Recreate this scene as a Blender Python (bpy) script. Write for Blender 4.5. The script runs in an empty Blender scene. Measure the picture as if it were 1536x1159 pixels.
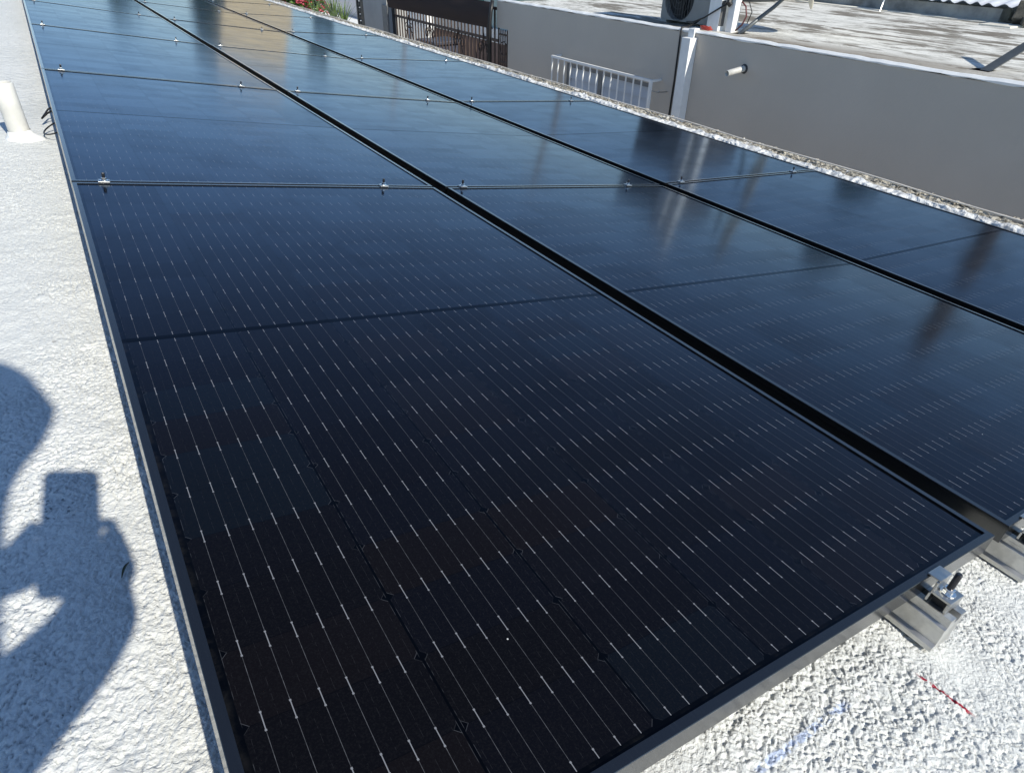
import bpy, bmesh, math, random
import numpy as np
from mathutils import Vector, Matrix

random.seed(11)
SC = bpy.context.scene
COL = SC.collection
CZ = 4.0                       # height of the phone lens above the alley floor

# ------------------------------------------------------------------ camera
cd = bpy.data.cameras.new('camera')
cam = bpy.data.objects.new('camera', cd)
COL.objects.link(cam)
rx = Vector((0.84494812, -0.53460303, 0.01619478))
dn = Vector((-0.29403099, -0.4895875, -0.82088359))
fw = Vector((0.44677561, 0.68884228, -0.57086589))
up = -dn
m = Matrix(((rx.x, up.x, -fw.x, 0), (rx.y, up.y, -fw.y, 0), (rx.z, up.z, -fw.z, CZ), (0, 0, 0, 1)))
cam.matrix_world = m
cd.sensor_width = 36.0
cd.lens = 23.13
cd.clip_start = 0.01
cd.clip_end = 2000
SC.camera = cam

# ------------------------------------------------------------------ light
SUNV = Vector((-0.128, 0.798, -0.589)).normalized()       # the way the light travels
el = math.asin(-SUNV.z)
az = math.atan2(-SUNV.x, -SUNV.y)                          # compass bearing of the sun, from +Y towards +X
w = bpy.data.worlds.new('World')
SC.world = w
w.use_nodes = True
nt = w.node_tree
bg = nt.nodes['Background']
sky = nt.nodes.new('ShaderNodeTexSky')
sky.sky_type = 'NISHITA'
sky.sun_disc = False
sky.sun_elevation = el
sky.sun_rotation = az
sky.air_density = 0.9
sky.dust_density = 0.0
sky.ozone_density = 3.2
nt.links.new(sky.outputs['Color'], bg.inputs['Color'])
bg.inputs['Strength'].default_value = 0.122
sd = bpy.data.lights.new('sun', 'SUN')
sd.energy = 4.3
sd.angle = math.radians(0.6)
sd.color = (1.0, 0.955, 0.845)
so = bpy.data.objects.new('sun', sd)
COL.objects.link(so)
so.rotation_euler = SUNV.to_track_quat('-Z', 'Y').to_euler()
so.location = (3, -6, 12)
SC.view_settings.view_transform = 'Standard'
SC.view_settings.look = 'None'
SC.view_settings.exposure = 0.42
SC.view_settings.gamma = 1.0

# ------------------------------------------------------------------ helpers
def tag(o, label=None, cat=None, group=None, kind=None):
    if label: o['label'] = label
    if cat: o['category'] = cat
    if group: o['group'] = group
    if kind: o['kind'] = kind
    return o

def empty(name, loc=(0, 0, 0), rot=(0, 0, 0), label=None, cat=None, group=None):
    o = bpy.data.objects.new(name, None)
    COL.objects.link(o)
    o.location = loc
    o.rotation_euler = rot
    o.empty_display_size = 0.1
    return tag(o, label, cat, group)

def link_mesh(name, me, mat, parent=None):
    o = bpy.data.objects.new(name, me)
    COL.objects.link(o)
    if mat: me.materials.append(mat)
    if parent: o.parent = parent
    return o

def copy_tree(o, parent=None):
    c = o.copy()
    COL.objects.link(c)
    c.parent = parent
    for ch in list(o.children):
        copy_tree(ch, c)
    return c

class MB:
    def __init__(s):
        s.v = []; s.f = []
    def add(s, vs, fs):
        b = len(s.v)
        s.v += [tuple(p) for p in vs]
        s.f += [tuple(i + b for i in q) for q in fs]
        return s
    def box(s, c, d, rot=None):
        x, y, z = d[0] / 2, d[1] / 2, d[2] / 2
        p = [Vector(q) for q in ((-x, -y, -z), (x, -y, -z), (x, y, -z), (-x, y, -z), (-x, -y, z), (x, -y, z), (x, y, z), (-x, y, z))]
        if rot: p = [rot @ q for q in p]
        c = Vector(c)
        return s.add([q + c for q in p], [(3, 2, 1, 0), (4, 5, 6, 7), (0, 1, 5, 4), (1, 2, 6, 5), (2, 3, 7, 6), (3, 0, 4, 7)])
    def b2(s, lo, hi):
        lo = Vector(lo); hi = Vector(hi)
        return s.box((lo + hi) / 2, hi - lo)
    def tube(s, pts, r, n=8, cap=True):
        pts = [Vector(p) for p in pts]
        rs = r if isinstance(r, (list, tuple)) else [r] * len(pts)
        vs = []; prev = None
        for i, p in enumerate(pts):
            t = (pts[min(i + 1, len(pts) - 1)] - pts[max(i - 1, 0)]).normalized()
            if prev is None:
                a = Vector((0, 0, 1)) if abs(t.z) < .9 else Vector((1, 0, 0))
                prev = (a - t * a.dot(t)).normalized()
            else:
                prev = (prev - t * prev.dot(t)).normalized()
            bb = t.cross(prev)
            for k in range(n):
                a = 2 * math.pi * k / n
                vs.append(p + (prev * math.cos(a) + bb * math.sin(a)) * rs[i])
        fs = []
        for i in range(len(pts) - 1):
            for k in range(n):
                fs.append((i * n + k, i * n + (k + 1) % n, (i + 1) * n + (k + 1) % n, (i + 1) * n + k))
        if cap:
            fs.append(tuple(range(n))[::-1])
            fs.append(tuple((len(pts) - 1) * n + k for k in range(n)))
        return s.add(vs, fs)
    def prism(s, poly, a, b, axis='x'):
        # poly in the other two axes, extruded from a to b
        n = len(poly)
        def P(t, q):
            return (t, q[0], q[1]) if axis == 'x' else ((q[0], t, q[1]) if axis == 'y' else (q[0], q[1], t))
        vs = [P(a, q) for q in poly] + [P(b, q) for q in poly]
        fs = [(i, (i + 1) % n, n + (i + 1) % n, n + i) for i in range(n)]
        fs += [tuple(range(n))[::-1], tuple(range(n, 2 * n))]
        return s.add(vs, fs)
    def mesh(s, name, smooth=False, fix=True):
        me = bpy.data.meshes.new(name)
        me.from_pydata(s.v, [], s.f)
        if fix:
            bm = bmesh.new(); bm.from_mesh(me)
            bmesh.ops.recalc_face_normals(bm, faces=bm.faces)
            bm.to_mesh(me); bm.free()
        if smooth:
            for p in me.polygons: p.use_smooth = True
        return me
    def build(s, name, mat, parent=None, smooth=False, fix=True, bevel=0):
        o = link_mesh(name, s.mesh(name, smooth, fix), mat, parent)
        if bevel:
            bv = o.modifiers.new('bevel', 'BEVEL'); bv.width = bevel; bv.segments = 2; bv.limit_method = 'ANGLE'
        return o

class NT:
    """small helper for node materials"""
    def __init__(s, name, **kw):
        s.m = bpy.data.materials.new(name); s.m.use_nodes = True
        s.t = s.m.node_tree; s.n = s.t.nodes
        s.b = s.n['Principled BSDF']
        for k, v in kw.items(): s.set(k, v)
    def set(s, k, v):
        k = {'base': 'Base Color', 'rough': 'Roughness', 'metal': 'Metallic', 'spec': 'Specular IOR Level', 'ior': 'IOR', 'coat': 'Coat Weight'}.get(k, k)
        i = s.b.inputs[k]
        if hasattr(v, 'is_linked') or isinstance(v, bpy.types.NodeSocket): s.t.links.new(v, i)
        elif isinstance(v, tuple) and len(v) == 3: i.default_value = (*v, 1)
        else: i.default_value = v
    def node(s, typ, **kw):
        n = s.n.new(typ)
        for k, v in kw.items(): setattr(n, k, v)
        return n
    def put(s, inp, v):
        if isinstance(v, bpy.types.NodeSocket): s.t.links.new(v, inp)
        elif isinstance(v, tuple) and len(v) == 3 and inp.type == 'RGBA': inp.default_value = (*v, 1)
        else: inp.default_value = v
    def math(s, op, a, b=None, c=None, clamp=False):
        n = s.node('ShaderNodeMath', operation=op, use_clamp=clamp)
        s.put(n.inputs[0], a)
        if b is not None: s.put(n.inputs[1], b)
        if c is not None: s.put(n.inputs[2], c)
        return n.outputs[0]
    def mix(s, f, a, b):
        n = s.node('ShaderNodeMix', data_type='RGBA')
        s.put(n.inputs[0], f); s.put(n.inputs[6], a); s.put(n.inputs[7], b)
        return n.outputs[2]
    def coord(s, out='Object'):
        return s.node('ShaderNodeTexCoord').outputs[out]
    def map(s, vec, scale=(1, 1, 1), loc=(0, 0, 0), rot=(0, 0, 0)):
        n = s.node('ShaderNodeMapping')
        s.put(n.inputs[0], vec); n.inputs[1].default_value = loc; n.inputs[2].default_value = rot; n.inputs[3].default_value = scale
        return n.outputs[0]
    def noise(s, vec, scale, detail=3, rough=.5, dist=0, out='Fac'):
        n = s.node('ShaderNodeTexNoise')
        s.put(n.inputs['Vector'], vec); n.inputs['Scale'].default_value = scale
        n.inputs['Detail'].default_value = detail; n.inputs['Roughness'].default_value = rough; n.inputs['Distortion'].default_value = dist
        return n.outputs[out]
    def ramp(s, f, lo, hi, a=0., b=1.):
        n = s.node('ShaderNodeMapRange', interpolation_type='SMOOTHSTEP')
        s.put(n.inputs[0], f); n.inputs[1].default_value = lo; n.inputs[2].default_value = hi; n.inputs[3].default_value = a; n.inputs[4].default_value = b
        return n.outputs[0]
    def bump(s, h, dist, strength=1.0):
        n = s.node('ShaderNodeBump'); s.put(n.inputs['Height'], h)
        n.inputs['Distance'].default_value = dist; n.inputs['Strength'].default_value = strength
        s.t.links.new(n.outputs[0], s.b.inputs['Normal'])
    def xyz(s, v):
        n = s.node('ShaderNodeSeparateXYZ'); s.put(n.inputs[0], v)
        return n.outputs

def plain(name, base, rough=.6, metal=0., var=.12, scale=6., bump=0., bscale=60., spec=.5):
    k = NT(name, rough=rough, metal=metal, spec=spec)
    c = k.coord()
    f = k.ramp(k.noise(c, scale, 4, .6), .3, .7)
    lo = tuple(x * (1 - var) for x in base); hi = tuple(min(1, x * (1 + var)) for x in base)
    k.set('base', k.mix(f, lo, hi))
    k.set('rough', k.ramp(k.noise(c, scale * 2.3, 2), .3, .7, max(0, rough - .07), min(1, rough + .07)))
    if bump: k.bump(k.noise(c, bscale, 3), bump)
    return k.m

# ------------------------------------------------------------------ numpy noise for the roof coating
def vnoise(x, y, seed):
    xi = np.floor(x).astype(np.int64); yi = np.floor(y).astype(np.int64)
    fx = x - xi; fy = y - yi
    fx = fx * fx * fx * (fx * (fx * 6 - 15) + 10); fy = fy * fy * fy * (fy * (fy * 6 - 15) + 10)
    def h(a, b):
        n = (a * 374761393 + b * 668265263 + seed * 974634777) & 0xffffffff
        n = ((n ^ (n >> 13)) * 1274126177) & 0xffffffff
        n = n ^ (n >> 16)
        return (n & 0xffff) / 32767.5 - 1
    a = h(xi, yi); b = h(xi + 1, yi); c = h(xi, yi + 1); d = h(xi + 1, yi + 1)
    return (a * (1 - fx) + b * fx) * (1 - fy) + (c * (1 - fx) + d * fx) * fy

# panel columns in cross-section: left top edge (x, z rel. to lens), tilt, and the roof that runs 94 mm below them
PW, PL, GAP, Y0 = 1.045, 1.847, 0.012, 0.182
PITCH = PL + GAP
COLS = [((-0.0466, -0.5531), math.radians(-9.83)),
        ((1.0330, -0.7402), math.radians(-8.62)),
        ((2.0960, -0.8940), math.radians(-5.15))]
NROW = 7
RX = np.array([-30., -6., -2., -.25, -.047, .984, 2.066, 3.10, 3.40])
RZ = np.array([-.55, -.55, -.56, -.618, -.648, -.828, -.993, -1.083, -1.10])
def roofz(x): return np.interp(x, RX, RZ)

# ------------------------------------------------------------------ roof (structure)
def roof_material():
    k = NT('roof_coating', rough=.75, spec=.12)
    c = k.coord()
    big = k.noise(c, 1.1, 4, .6)
    streak = k.noise(k.map(c, (3.2, 1.0, 1)), 2.2, 5, .65)
    base = k.mix(k.ramp(big, .35, .7), (.64, .65, .625), (.70, .705, .68))
    base = k.mix(k.ramp(streak, .56, .78, 0, .35), base, (.47, .48, .465))
    fine = k.noise(c, 190, 2, .6)
    base = k.mix(k.ramp(fine, .30, .46, .3, 0), base, (.38, .38, .36))
    # small dark pits gathered in a few patches
    pit = k.node('ShaderNodeTexVoronoi'); k.put(pit.inputs['Vector'], c); pit.inputs['Scale'].default_value = 120
    x, y, z = k.xyz(c)
    def near(px, py, r0, r1):
        dx = k.math('SUBTRACT', x, px); dy = k.math('SUBTRACT', y, py)
        return k.ramp(k.math('SQRT', k.math('ADD', k.math('MULTIPLY', dx, dx), k.math('MULTIPLY', dy, dy))), r0, r1, 1, 0)
    patch = near(-.172, .835, .018, .050)
    pm = k.math('MULTIPLY', k.ramp(pit.outputs['Distance'], .16, .30, 1, 0), patch)
    base = k.mix(k.math('MULTIPLY', pm, .75), base, (.10, .11, .12))
    sp = k.node('ShaderNodeTexVoronoi'); k.put(sp.inputs['Vector'], c); sp.inputs['Scale'].default_value = 9
    base = k.mix(k.ramp(sp.outputs['Distance'], .020, .045, .7, 0), base, (.16, .14, .12))
    # hand-drawn marker lines
    wob = k.noise(c, 60, 2)
    def line(x0, y0, x1, y1, wd, col, base, cover):
        L = math.hypot(x1 - x0, y1 - y0); ux, uy = (x1 - x0) / L, (y1 - y0) / L
        dx = k.math('SUBTRACT', x, x0); dy = k.math('SUBTRACT', y, y0)
        t = k.math('ADD', k.math('MULTIPLY', dx, ux), k.math('MULTIPLY', dy, uy))
        d = k.math('ADD', k.math('MULTIPLY', dx, -uy), k.math('MULTIPLY', dy, ux))
        d = k.math('ABSOLUTE', k.math('ADD', d, k.math('MULTIPLY', k.math('SUBTRACT', wob, .5), .006)))
        mk = k.ramp(d, wd * .5, wd, 1, 0)
        ends = k.math('MULTIPLY', k.ramp(t, 0, .015), k.ramp(t, L - .015, L, 1, 0))
        br = k.ramp(k.noise(c, 130, 2), .50 - cover, .62 - cover, 0, 1)
        return k.mix(k.math('MULTIPLY', k.math('MULTIPLY', mk, ends), br), base, col)
    base = line(.712, .130, .722, .050, .0032, (.30, .012, .035), base, .16)
    base = line(.405, .142, .590, .144, .0062, (.46, .53, .68), base, .09)
    base = line(.95, .150, 1.02, .178, .0050, (.34, .42, .66), base, -.06)
    base = line(1.035, .120, 1.10, .085, .0030, (.40, .08, .10), base, -.03)
    k.set('base', base)
    h = k.math('ADD', k.noise(c, 260, 3, .6), k.math('MULTIPLY', k.noise(c, 90, 3, .6, 1.2), 1.6))
    h = k.math('ADD', h, k.math('MULTIPLY', k.math('MULTIPLY', k.noise(c, 24, 4, .65, .8), k.ramp(y, 1.8, 4.0)), 10.0))
    k.bump(h, .0018, 1.0)
    return k.m

def build_roof():
    def seg(a, b, st): return list(np.arange(a, b, st))
    xs = np.array([-30, -14, -6, -3, -2, -1.4] + seg(-1.0, -.5, .02) + seg(-.5, -.28, .005) + seg(-.28, -.02, .0016) + seg(-.02, .30, .02) + seg(.30, 1.14, .0014) + seg(1.14, 1.6, .008) + seg(1.6, 3.17, .06) + [3.17, 3.205])
    ys = np.array([-8, -4, -2, -1.2, -.8] + seg(-.6, -.12, .03) + seg(-.12, -.04, .005) + seg(-.04, .205, .0014) + seg(.205, 1.3, .0024) + seg(1.3, 3.2, .005) + seg(3.2, 7, .03) + seg(7, 17, .25) + [17., 20.])
    X, Y = np.meshgrid(xs, ys)
    wx = vnoise(X * 60, Y * 60, 5) * .005; wy = vnoise(X * 60, Y * 60, 6) * .005
    U, V = X + wx, Y + wy
    a = np.abs(vnoise(U * .8 * 178 + V * .6 * 178, V * .8 * 178 - U * .6 * 178, 1))
    b = np.abs(vnoise((X - wy) * 255 + 7, (Y - wx) * 255, 2))
    def st(t): t = np.clip(t, 0, 1); return t * t * (3 - 2 * t)
    l = vnoise(X * 38, Y * 38, 3)
    g = vnoise(X * 5, Y * 5, 4)
    patchy = .65 + .45 * vnoise(X * 9, Y * 9, 8)
    h = patchy * (.0037 * st(a / .34) + .0015 * st(b / .40)) + .0012 * l + .0015 * g - .002
    fade = np.clip((3.5 - Y) / 1.2, 0, 1) * np.clip((X + 1.0) / .4, 0, 1) * np.clip((Y + .4) / .2, 0, 1)
    Z = roofz(X) + h * fade + CZ - .0015
    nx, ny = len(xs), len(ys)
    co = np.stack([X.ravel(), Y.ravel(), Z.ravel()], 1).astype(np.float32)
    i = np.arange(nx * ny).reshape(ny, nx)
    q = np.stack([i[:-1, :-1], i[:-1, 1:], i[1:, 1:], i[1:, :-1]], -1).reshape(-1, 4)
    me = bpy.data.meshes.new('roof')
    me.vertices.add(len(co)); me.vertices.foreach_set('co', co.ravel())
    me.loops.add(q.size); me.loops.foreach_set('vertex_index', q.ravel().astype(np.int32))
    me.polygons.add(len(q)); me.polygons.foreach_set('loop_start', np.arange(0, q.size, 4, dtype=np.int32))
    me.polygons.foreach_set('use_smooth', np.ones(len(q), dtype=bool))
    me.update(calc_edges=True)
    o = link_mesh('roof', me, roof_material())
    tag(o, kind='structure')
build_roof()

# ground far below, reaching the horizon
g = MB(); g.b2((-600, -600, -.5), (600, 600, 0))
tag(g.build('ground', plain('alley_concrete', (.46, .44, .40), .85, var=.25, scale=.8, bump=.004)), kind='structure')
# the body of the house under the roof
g = MB(); g.b2((-29.9, -7.9, 0), (3.16, 19.9, CZ - 1.2))
o = g.build('house', plain('house_render', (.55, .53, .48), .8, var=.1, scale=2))
tag(o, 'cream rendered walls of the house below the white roof', 'house')

# ------------------------------------------------------------------ materials
alu = plain('mill_aluminium', (.46, .46, .45), .38, 1.0, .10, 30)
alu_rail = plain('weathered_aluminium', (.50, .495, .475), .42, .85, .22, 26)
steel = plain('bright_steel', (.80, .80, .78), .16, 1.0, .05, 60)
stud_m = plain('dark_steel', (.05, .05, .055), .35, .8, .2, 60)
black_rub = plain('black_cable_sheath', (.012, .012, .013), .5, 0, .2, 30)
white_paint = plain('white_paint', (.80, .80, .78), .5, 0, .06, 8)
pvc = plain('white_pvc', (.56, .545, .50), .45, 0, .10, 14, .0008, 80)

def frame_material():
    k = NT('black_anodised_frame', rough=.26, metal=.92, spec=.4)
    c = k.coord()
    scr = k.noise(k.map(c, (40, 3, 40)), 9, 4, .7)
    b = k.mix(k.ramp(scr, .55, .75, 0, .35), (.080, .083, .088), (.115, .118, .122))
    dust = k.noise(c, 300, 2, .6)
    b = k.mix(k.ramp(dust, .72, .78, 0, .25), b, (.22, .22, .21))
    k.set('base', b)
    k.set('rough', k.ramp(scr, .3, .7, .16, .24))
    return k.m
frame_m = frame_material()

def cell_material():
    k = NT('mono_solar_cells_under_glass')
    c = k.coord()
    x, y, z = k.xyz(c)
    CP, RP, MX, HALF = .1687, .0817, .0164, .007
    rnd = k.node('ShaderNodeObjectInfo').outputs['Random']
    cx = k.math('DIVIDE', k.math('SUBTRACT', x, MX), CP)
    ci = k.math('FLOOR', cx)
    fx = k.math('MULTIPLY', k.math('FRACT', cx), CP)                       # metres from the cell's left edge
    insx = k.math('MULTIPLY', k.math('GREATER_THAN', cx, 0.), k.math('LESS_THAN', cx, 6.))
    s = k.math('SUBTRACT', y, PL / 2)
    y2 = k.math('SUBTRACT', k.math('ABSOLUTE', s), HALF)
    ry = k.math('DIVIDE', y2, RP)
    ri = k.math('FLOOR', ry)
    fy = k.math('MULTIPLY', k.math('FRACT', ry), RP)
    insy = k.math('MULTIPLY', k.math('GREATER_THAN', ry, 0.), k.math('LESS_THAN', ry, 11.))
    inside = k.math('MULTIPLY', insx, insy)
    dx = k.math('MINIMUM', fx, k.math('SUBTRACT', CP, fx))
    dy = k.math('MINIMUM', fy, k.math('SUBTRACT', RP, fy))
    gapx = k.ramp(dx, .0010, .0016, 1, 0)
    gapy = k.ramp(dy, .00025, .0006, 1, 0)
    cham = k.ramp(k.math('ADD', dx, dy), .0062, .0070, 1, 0)
    dark = k.math('MAXIMUM', k.math('MAXIMUM', gapx, k.math('MULTIPLY', gapy, .6)), cham)
    cell = k.math('MULTIPLY', inside, k.math('SUBTRACT', 1, dark))
    # silvery rim of each cell where the wafer's coating ends
    # tint per half cell
    cmb = k.node('ShaderNodeCombineXYZ')
    k.put(cmb.inputs[0], k.math('ADD', ci, k.math('MULTIPLY', rnd, 91)))
    k.put(cmb.inputs[1], k.math('ADD', ri, k.math('MULTIPLY', k.math('GREATER_THAN', s, 0), 17)))
    wn = k.node('ShaderNodeTexWhiteNoise'); k.put(wn.inputs['Vector'], cmb.outputs[0])
    hue, r2, r3 = k.xyz(wn.outputs['Color'])
    t = k.mix(hue, (.0030, .0026, .0028), (.0028, .0028, .0042))
    t = k.mix(k.ramp(r2, .74, .98), t, (.0048, .0035, .0031))
    t = k.mix(k.ramp(r3, .86, 1.), t, (.0031, .0045, .0064))
    fing = k.noise(k.map(c, (1, 1, 1)), 520, 2, .7)
    t = k.mix(k.ramp(fing, .42, .75, 0, .5), t, (.0095, .0092, .0094))
    smudge = k.noise(c, 5.5, 5, .7)
    t = k.mix(k.ramp(smudge, .60, .80, 0, .10), t, (.03, .034, .038))
    base = k.mix(cell, (.0008, .0009, .0012), t)
    # six bright wires per cell, fainter ones between
    wv = k.math('DIVIDE', k.math('SUBTRACT', fx, .0186), .0258)
    wi = k.math('ROUND', wv)
    ok = k.math('MULTIPLY', k.math('GREATER_THAN', wi, -.5), k.math('LESS_THAN', wi, 5.5))
    wd = k.math('MULTIPLY', k.math('ABSOLUTE', k.math('SUBTRACT', wv, wi)), .0258)
    glint = k.noise(k.map(c, (60, 22, 1)), 6, 2)
    wire = k.math('MULTIPLY', k.ramp(wd, .00016, .00030, 1, 0), ok)
    dash = k.math('MULTIPLY', k.math('MULTIPLY', k.ramp(wd, .00036, .00056, 1, 0), ok), k.ramp(dy, .0088, .0096, 1, 0))
    endd = k.math('MULTIPLY', k.math('MULTIPLY', k.ramp(wd, .0008, .0011, 1, 0), ok),
                  k.ramp(k.math('ABSOLUTE', k.math('SUBTRACT', dy, .0092)), .0007, .0012, 1, 0))
    dash = k.math('MAXIMUM', dash, endd)
    wv2 = k.math('ADD', wv, .5)
    wd2 = k.math('MULTIPLY', k.math('ABSOLUTE', k.math('SUBTRACT', wv2, k.math('ROUND', wv2))), .0258)
    faint = k.math('MULTIPLY', k.ramp(wd2, .0001, .00022, 1, 0), k.ramp(k.noise(c, 210, 1), .45, .6))
    lines = k.math('MAXIMUM', k.math('MULTIPLY', wire, k.ramp(glint, .3, .7, .22, .50)), k.math('MAXIMUM', dash, k.math('MULTIPLY', faint, .07)))
    lines = k.math('MULTIPLY', lines, k.math('MULTIPLY', inside, 1.0))
    base = k.mix(lines, base, (.20, .205, .22))
    hook = k.math('MULTIPLY', k.ramp(k.math('ABSOLUTE', k.math('SUBTRACT', k.math('ADD', dx, dy), .0074)), .0002, .0005, 1, 0), k.math('GREATER_THAN', dx, .0016))
    edge = k.math('MULTIPLY', k.ramp(k.math('ABSOLUTE', k.math('SUBTRACT', dx, .0019)), .00012, .0003, .22, 0), k.ramp(k.noise(c, 90, 1), .45, .6))
    base = k.mix(k.math('MULTIPLY', k.math('MAXIMUM', k.math('MULTIPLY', hook, k.ramp(r2, .2, .9, .02, .26)), edge), inside), base, (.16, .17, .19))
    sv = k.node('ShaderNodeTexVoronoi'); k.put(sv.inputs['Vector'], c); sv.inputs['Scale'].default_value = 2.6
    sm = k.math('MULTIPLY', k.ramp(k.math('ADD', sv.outputs['Distance'], k.math('MULTIPLY', k.math('SUBTRACT', k.noise(c, 45, 4, .7), .5), .12)), .0, .075, 1, 0), k.math('GREATER_THAN', k.xyz(sv.outputs['Color'])[1], .45))
    base = k.mix(k.math('MULTIPLY', sm, .13), base, (.20, .23, .30))
    edged = k.math('MINIMUM', k.math('MINIMUM', x, k.math('SUBTRACT', PW, x)), k.math('MINIMUM', y, k.math('SUBTRACT', PL, y)))
    base = k.mix(k.math('MULTIPLY', k.ramp(edged, .010, .020, .045, 0), k.ramp(k.noise(c, 38, 4, .7), .42, .7)), base, (.22, .21, .19))
    # specks of dust and droppings
    sp = k.node('ShaderNodeTexVoronoi'); k.put(sp.inputs['Vector'], k.map(c, (1, 1, 1))); sp.inputs['Scale'].default_value = 7
    sp2 = k.xyz(sp.outputs['Color'])
    base = k.mix(k.math('MULTIPLY', k.ramp(sp.outputs['Distance'], .004, .009, 1, 0), k.math('GREATER_THAN', sp2[0], .90)), base, (.62, .62, .60))
    # anti-reflective glass: blue-leaning mirror whose strength levels off towards grazing angles
    wav = k.noise(c, 2.2, 2, .5)
    bp = k.node('ShaderNodeBump'); bp.inputs['Distance'].default_value = .0006
    k.put(bp.inputs['Height'], k.math('ADD', k.math('MULTIPLY', fing, .0030), k.math('MULTIPLY', wav, 1.0)))
    fr = k.node('ShaderNodeFresnel'); fr.inputs['IOR'].default_value = 1.20
    F = fr.outputs[0]
    F = k.math('DIVIDE', k.math('MULTIPLY', F, 1.62), k.math('ADD', 1.0, k.math('MULTIPLY', F, 2.5)))
    F = k.math('MULTIPLY', F, k.ramp(cell, 0, 1, .90, 1.0))
    F = k.math('MULTIPLY', F, k.ramp(y2, -.001, .001, .68, 1.0))
    F = k.math('MULTIPLY', F, k.ramp(r3, 0, 1, .93, 1.045))
    F = k.math('MULTIPLY', F, k.ramp(smudge, .45, .75, 1.0, .86))
    fr2 = k.node('ShaderNodeFresnel'); fr2.inputs['IOR'].default_value = 1.5
    T = k.math('SUBTRACT', 1.0, fr2.outputs[0]); T = k.math('MULTIPLY', k.math('MULTIPLY', T, T), 1.08)      # light crosses the glass twice
    base = k.mix(T, (0., 0., 0.), base)
    df = k.node('ShaderNodeBsdfDiffuse'); k.put(df.inputs['Color'], base)
    gl = k.node('ShaderNodeBsdfGlossy'); gl.inputs['Color'].default_value = (.70, .82, 1, 1)
    k.put(gl.inputs['Roughness'], k.ramp(smudge, .3, .75, .115, .15))
    k.put(gl.inputs['Normal'], bp.outputs[0])
    mx = k.node('ShaderNodeMixShader'); k.put(mx.inputs[0], F); k.put(mx.inputs[1], df.outputs[0]); k.put(mx.inputs[2], gl.outputs[0])
    k.t.links.new(mx.outputs[0], k.n['Material Output'].inputs['Surface'])
    return k.m
cell_m = cell_material()

# ------------------------------------------------------------------ solar panels
def make_panel():
    root = empty('solar_panel')
    fr = MB()
    T, LIP = .034, .0105
    # frame as four mitred channels: outer wall, top lip, inner drop to the glass
    prof = [(0, -T), (0, -.0006), (.0006, 0), (LIP, 0), (LIP, -.0022), (.0020, -.0022), (.0020, -T + .0015), (.022, -T + .0015), (.022, -T)]
    crn = [((0, 0), (1, 1)), ((PW, 0), (-1, 1)), ((PW, PL), (-1, -1)), ((0, PL), (1, -1))]
    n = len(prof); vs = []; fs = []
    for (px, py), (sx, sy) in crn:
        for d, h in prof: vs.append((px + sx * d, py + sy * d, h))
    for a in range(4):
        b = (a + 1) % 4
        for q in range(n):
            r = (q + 1) % n
            fs.append((a * n + q, b * n + q, b * n + r, a * n + r))
    fr.add(vs, fs)
    fr.build('frame', frame_m, root)
    gl = MB(); gl.b2((.0024, .0024, -.0072), (PW - .0024, PL - .0024, -.0026))
    gl.build('glass_laminate', cell_m, root)
    return root

ordn = ['nearest', 'second', 'third', 'fourth', 'fifth', 'sixth', 'seventh']
cname = ['left', 'middle', 'right']
cnote = ['by bare roof strip', 'between two black gaps', 'along the crumbling parapet']
proto = make_panel()
prng = random.Random(5)
for ci, ((px, pz), th) in enumerate(COLS):
    for r in range(NROW):
        o = proto if (ci == 0 and r == 0) else copy_tree(proto)
        # each panel sits a hair differently on its rails
        j = 0 if r < 2 else prng.uniform(-.10, .10)
        o.location = (px, Y0 + PITCH * r, CZ + pz)
        o.rotation_euler = (math.radians(j * .5), -th, 0)
        if r == 0: lab = f'black solar panel at the near end of the {cname[ci]} column, {cnote[ci]}'
        else: lab = f'black solar panel, {ordn[r]} from the near end of the {cname[ci]} column {cnote[ci]}'
        tag(o, lab, 'solar panel', 'solar panels in three columns')

def on_col(ci, u, y, n=0.):
    (px, pz), th = COLS[ci]
    c, s = math.cos(th), math.sin(th)
    return Vector((px + c * u - s * n, y, CZ + pz + s * u + c * n))

# ------------------------------------------------------------------ rails
RU = [(.072, .862), (.060, .850), (.085, .870)]
def make_rail(ci, u, lab):
    root = empty('mounting_rail', on_col(ci, u, Y0 - .048, -.0345), (0, -COLS[ci][1], 0), lab, 'rail', 'rails under the panels')
    L = PITCH * NROW + .11
    h = .057
    # extrusion section (x, z): slotted top, ribbed sides
    sec = [(-.021, 0), (-.021, -.006), (-.0185, -.008), (-.0185, -.014), (-.023, -.017), (-.023, -.024), (-.0195, -.026), (-.0195, -.034), (-.0195, -.046), (-.026, -.050), (-.026, -h),
           (.026, -h), (.026, -.050), (.0195, -.046), (.0195, -.034), (.0195, -.026), (.023, -.024), (.023, -.017), (.0185, -.014), (.0185, -.008), (.021, -.006), (.021, 0),
           (.007, 0), (.007, -.010), (-.007, -.010), (-.007, 0)]
    mb = MB(); mb.prism(sec, 0, L, 'y')
    mb.build('rail_beam', alu_rail, root)
    for i in range(7):
        y = .55 + i * 2.3
        f = MB(); f.b2((-.055, y - .025, -.0585), (-.0265, y + .025, -.0535)); f.b2((-.0315, y - .025, -.0535), (-.0265, y + .025, -.008))
        f.tube([(-.043, y, -.0535), (-.043, y, -.044)], .007, 6)
        f.build('rail_foot', alu, root)
    return root
for ci in range(3):
    for q in range(2):
        make_rail(ci, RU[ci][q], f'aluminium rail under the {cname[ci]} column of panels, on its {"left" if q == 0 else "right"} side')

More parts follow.
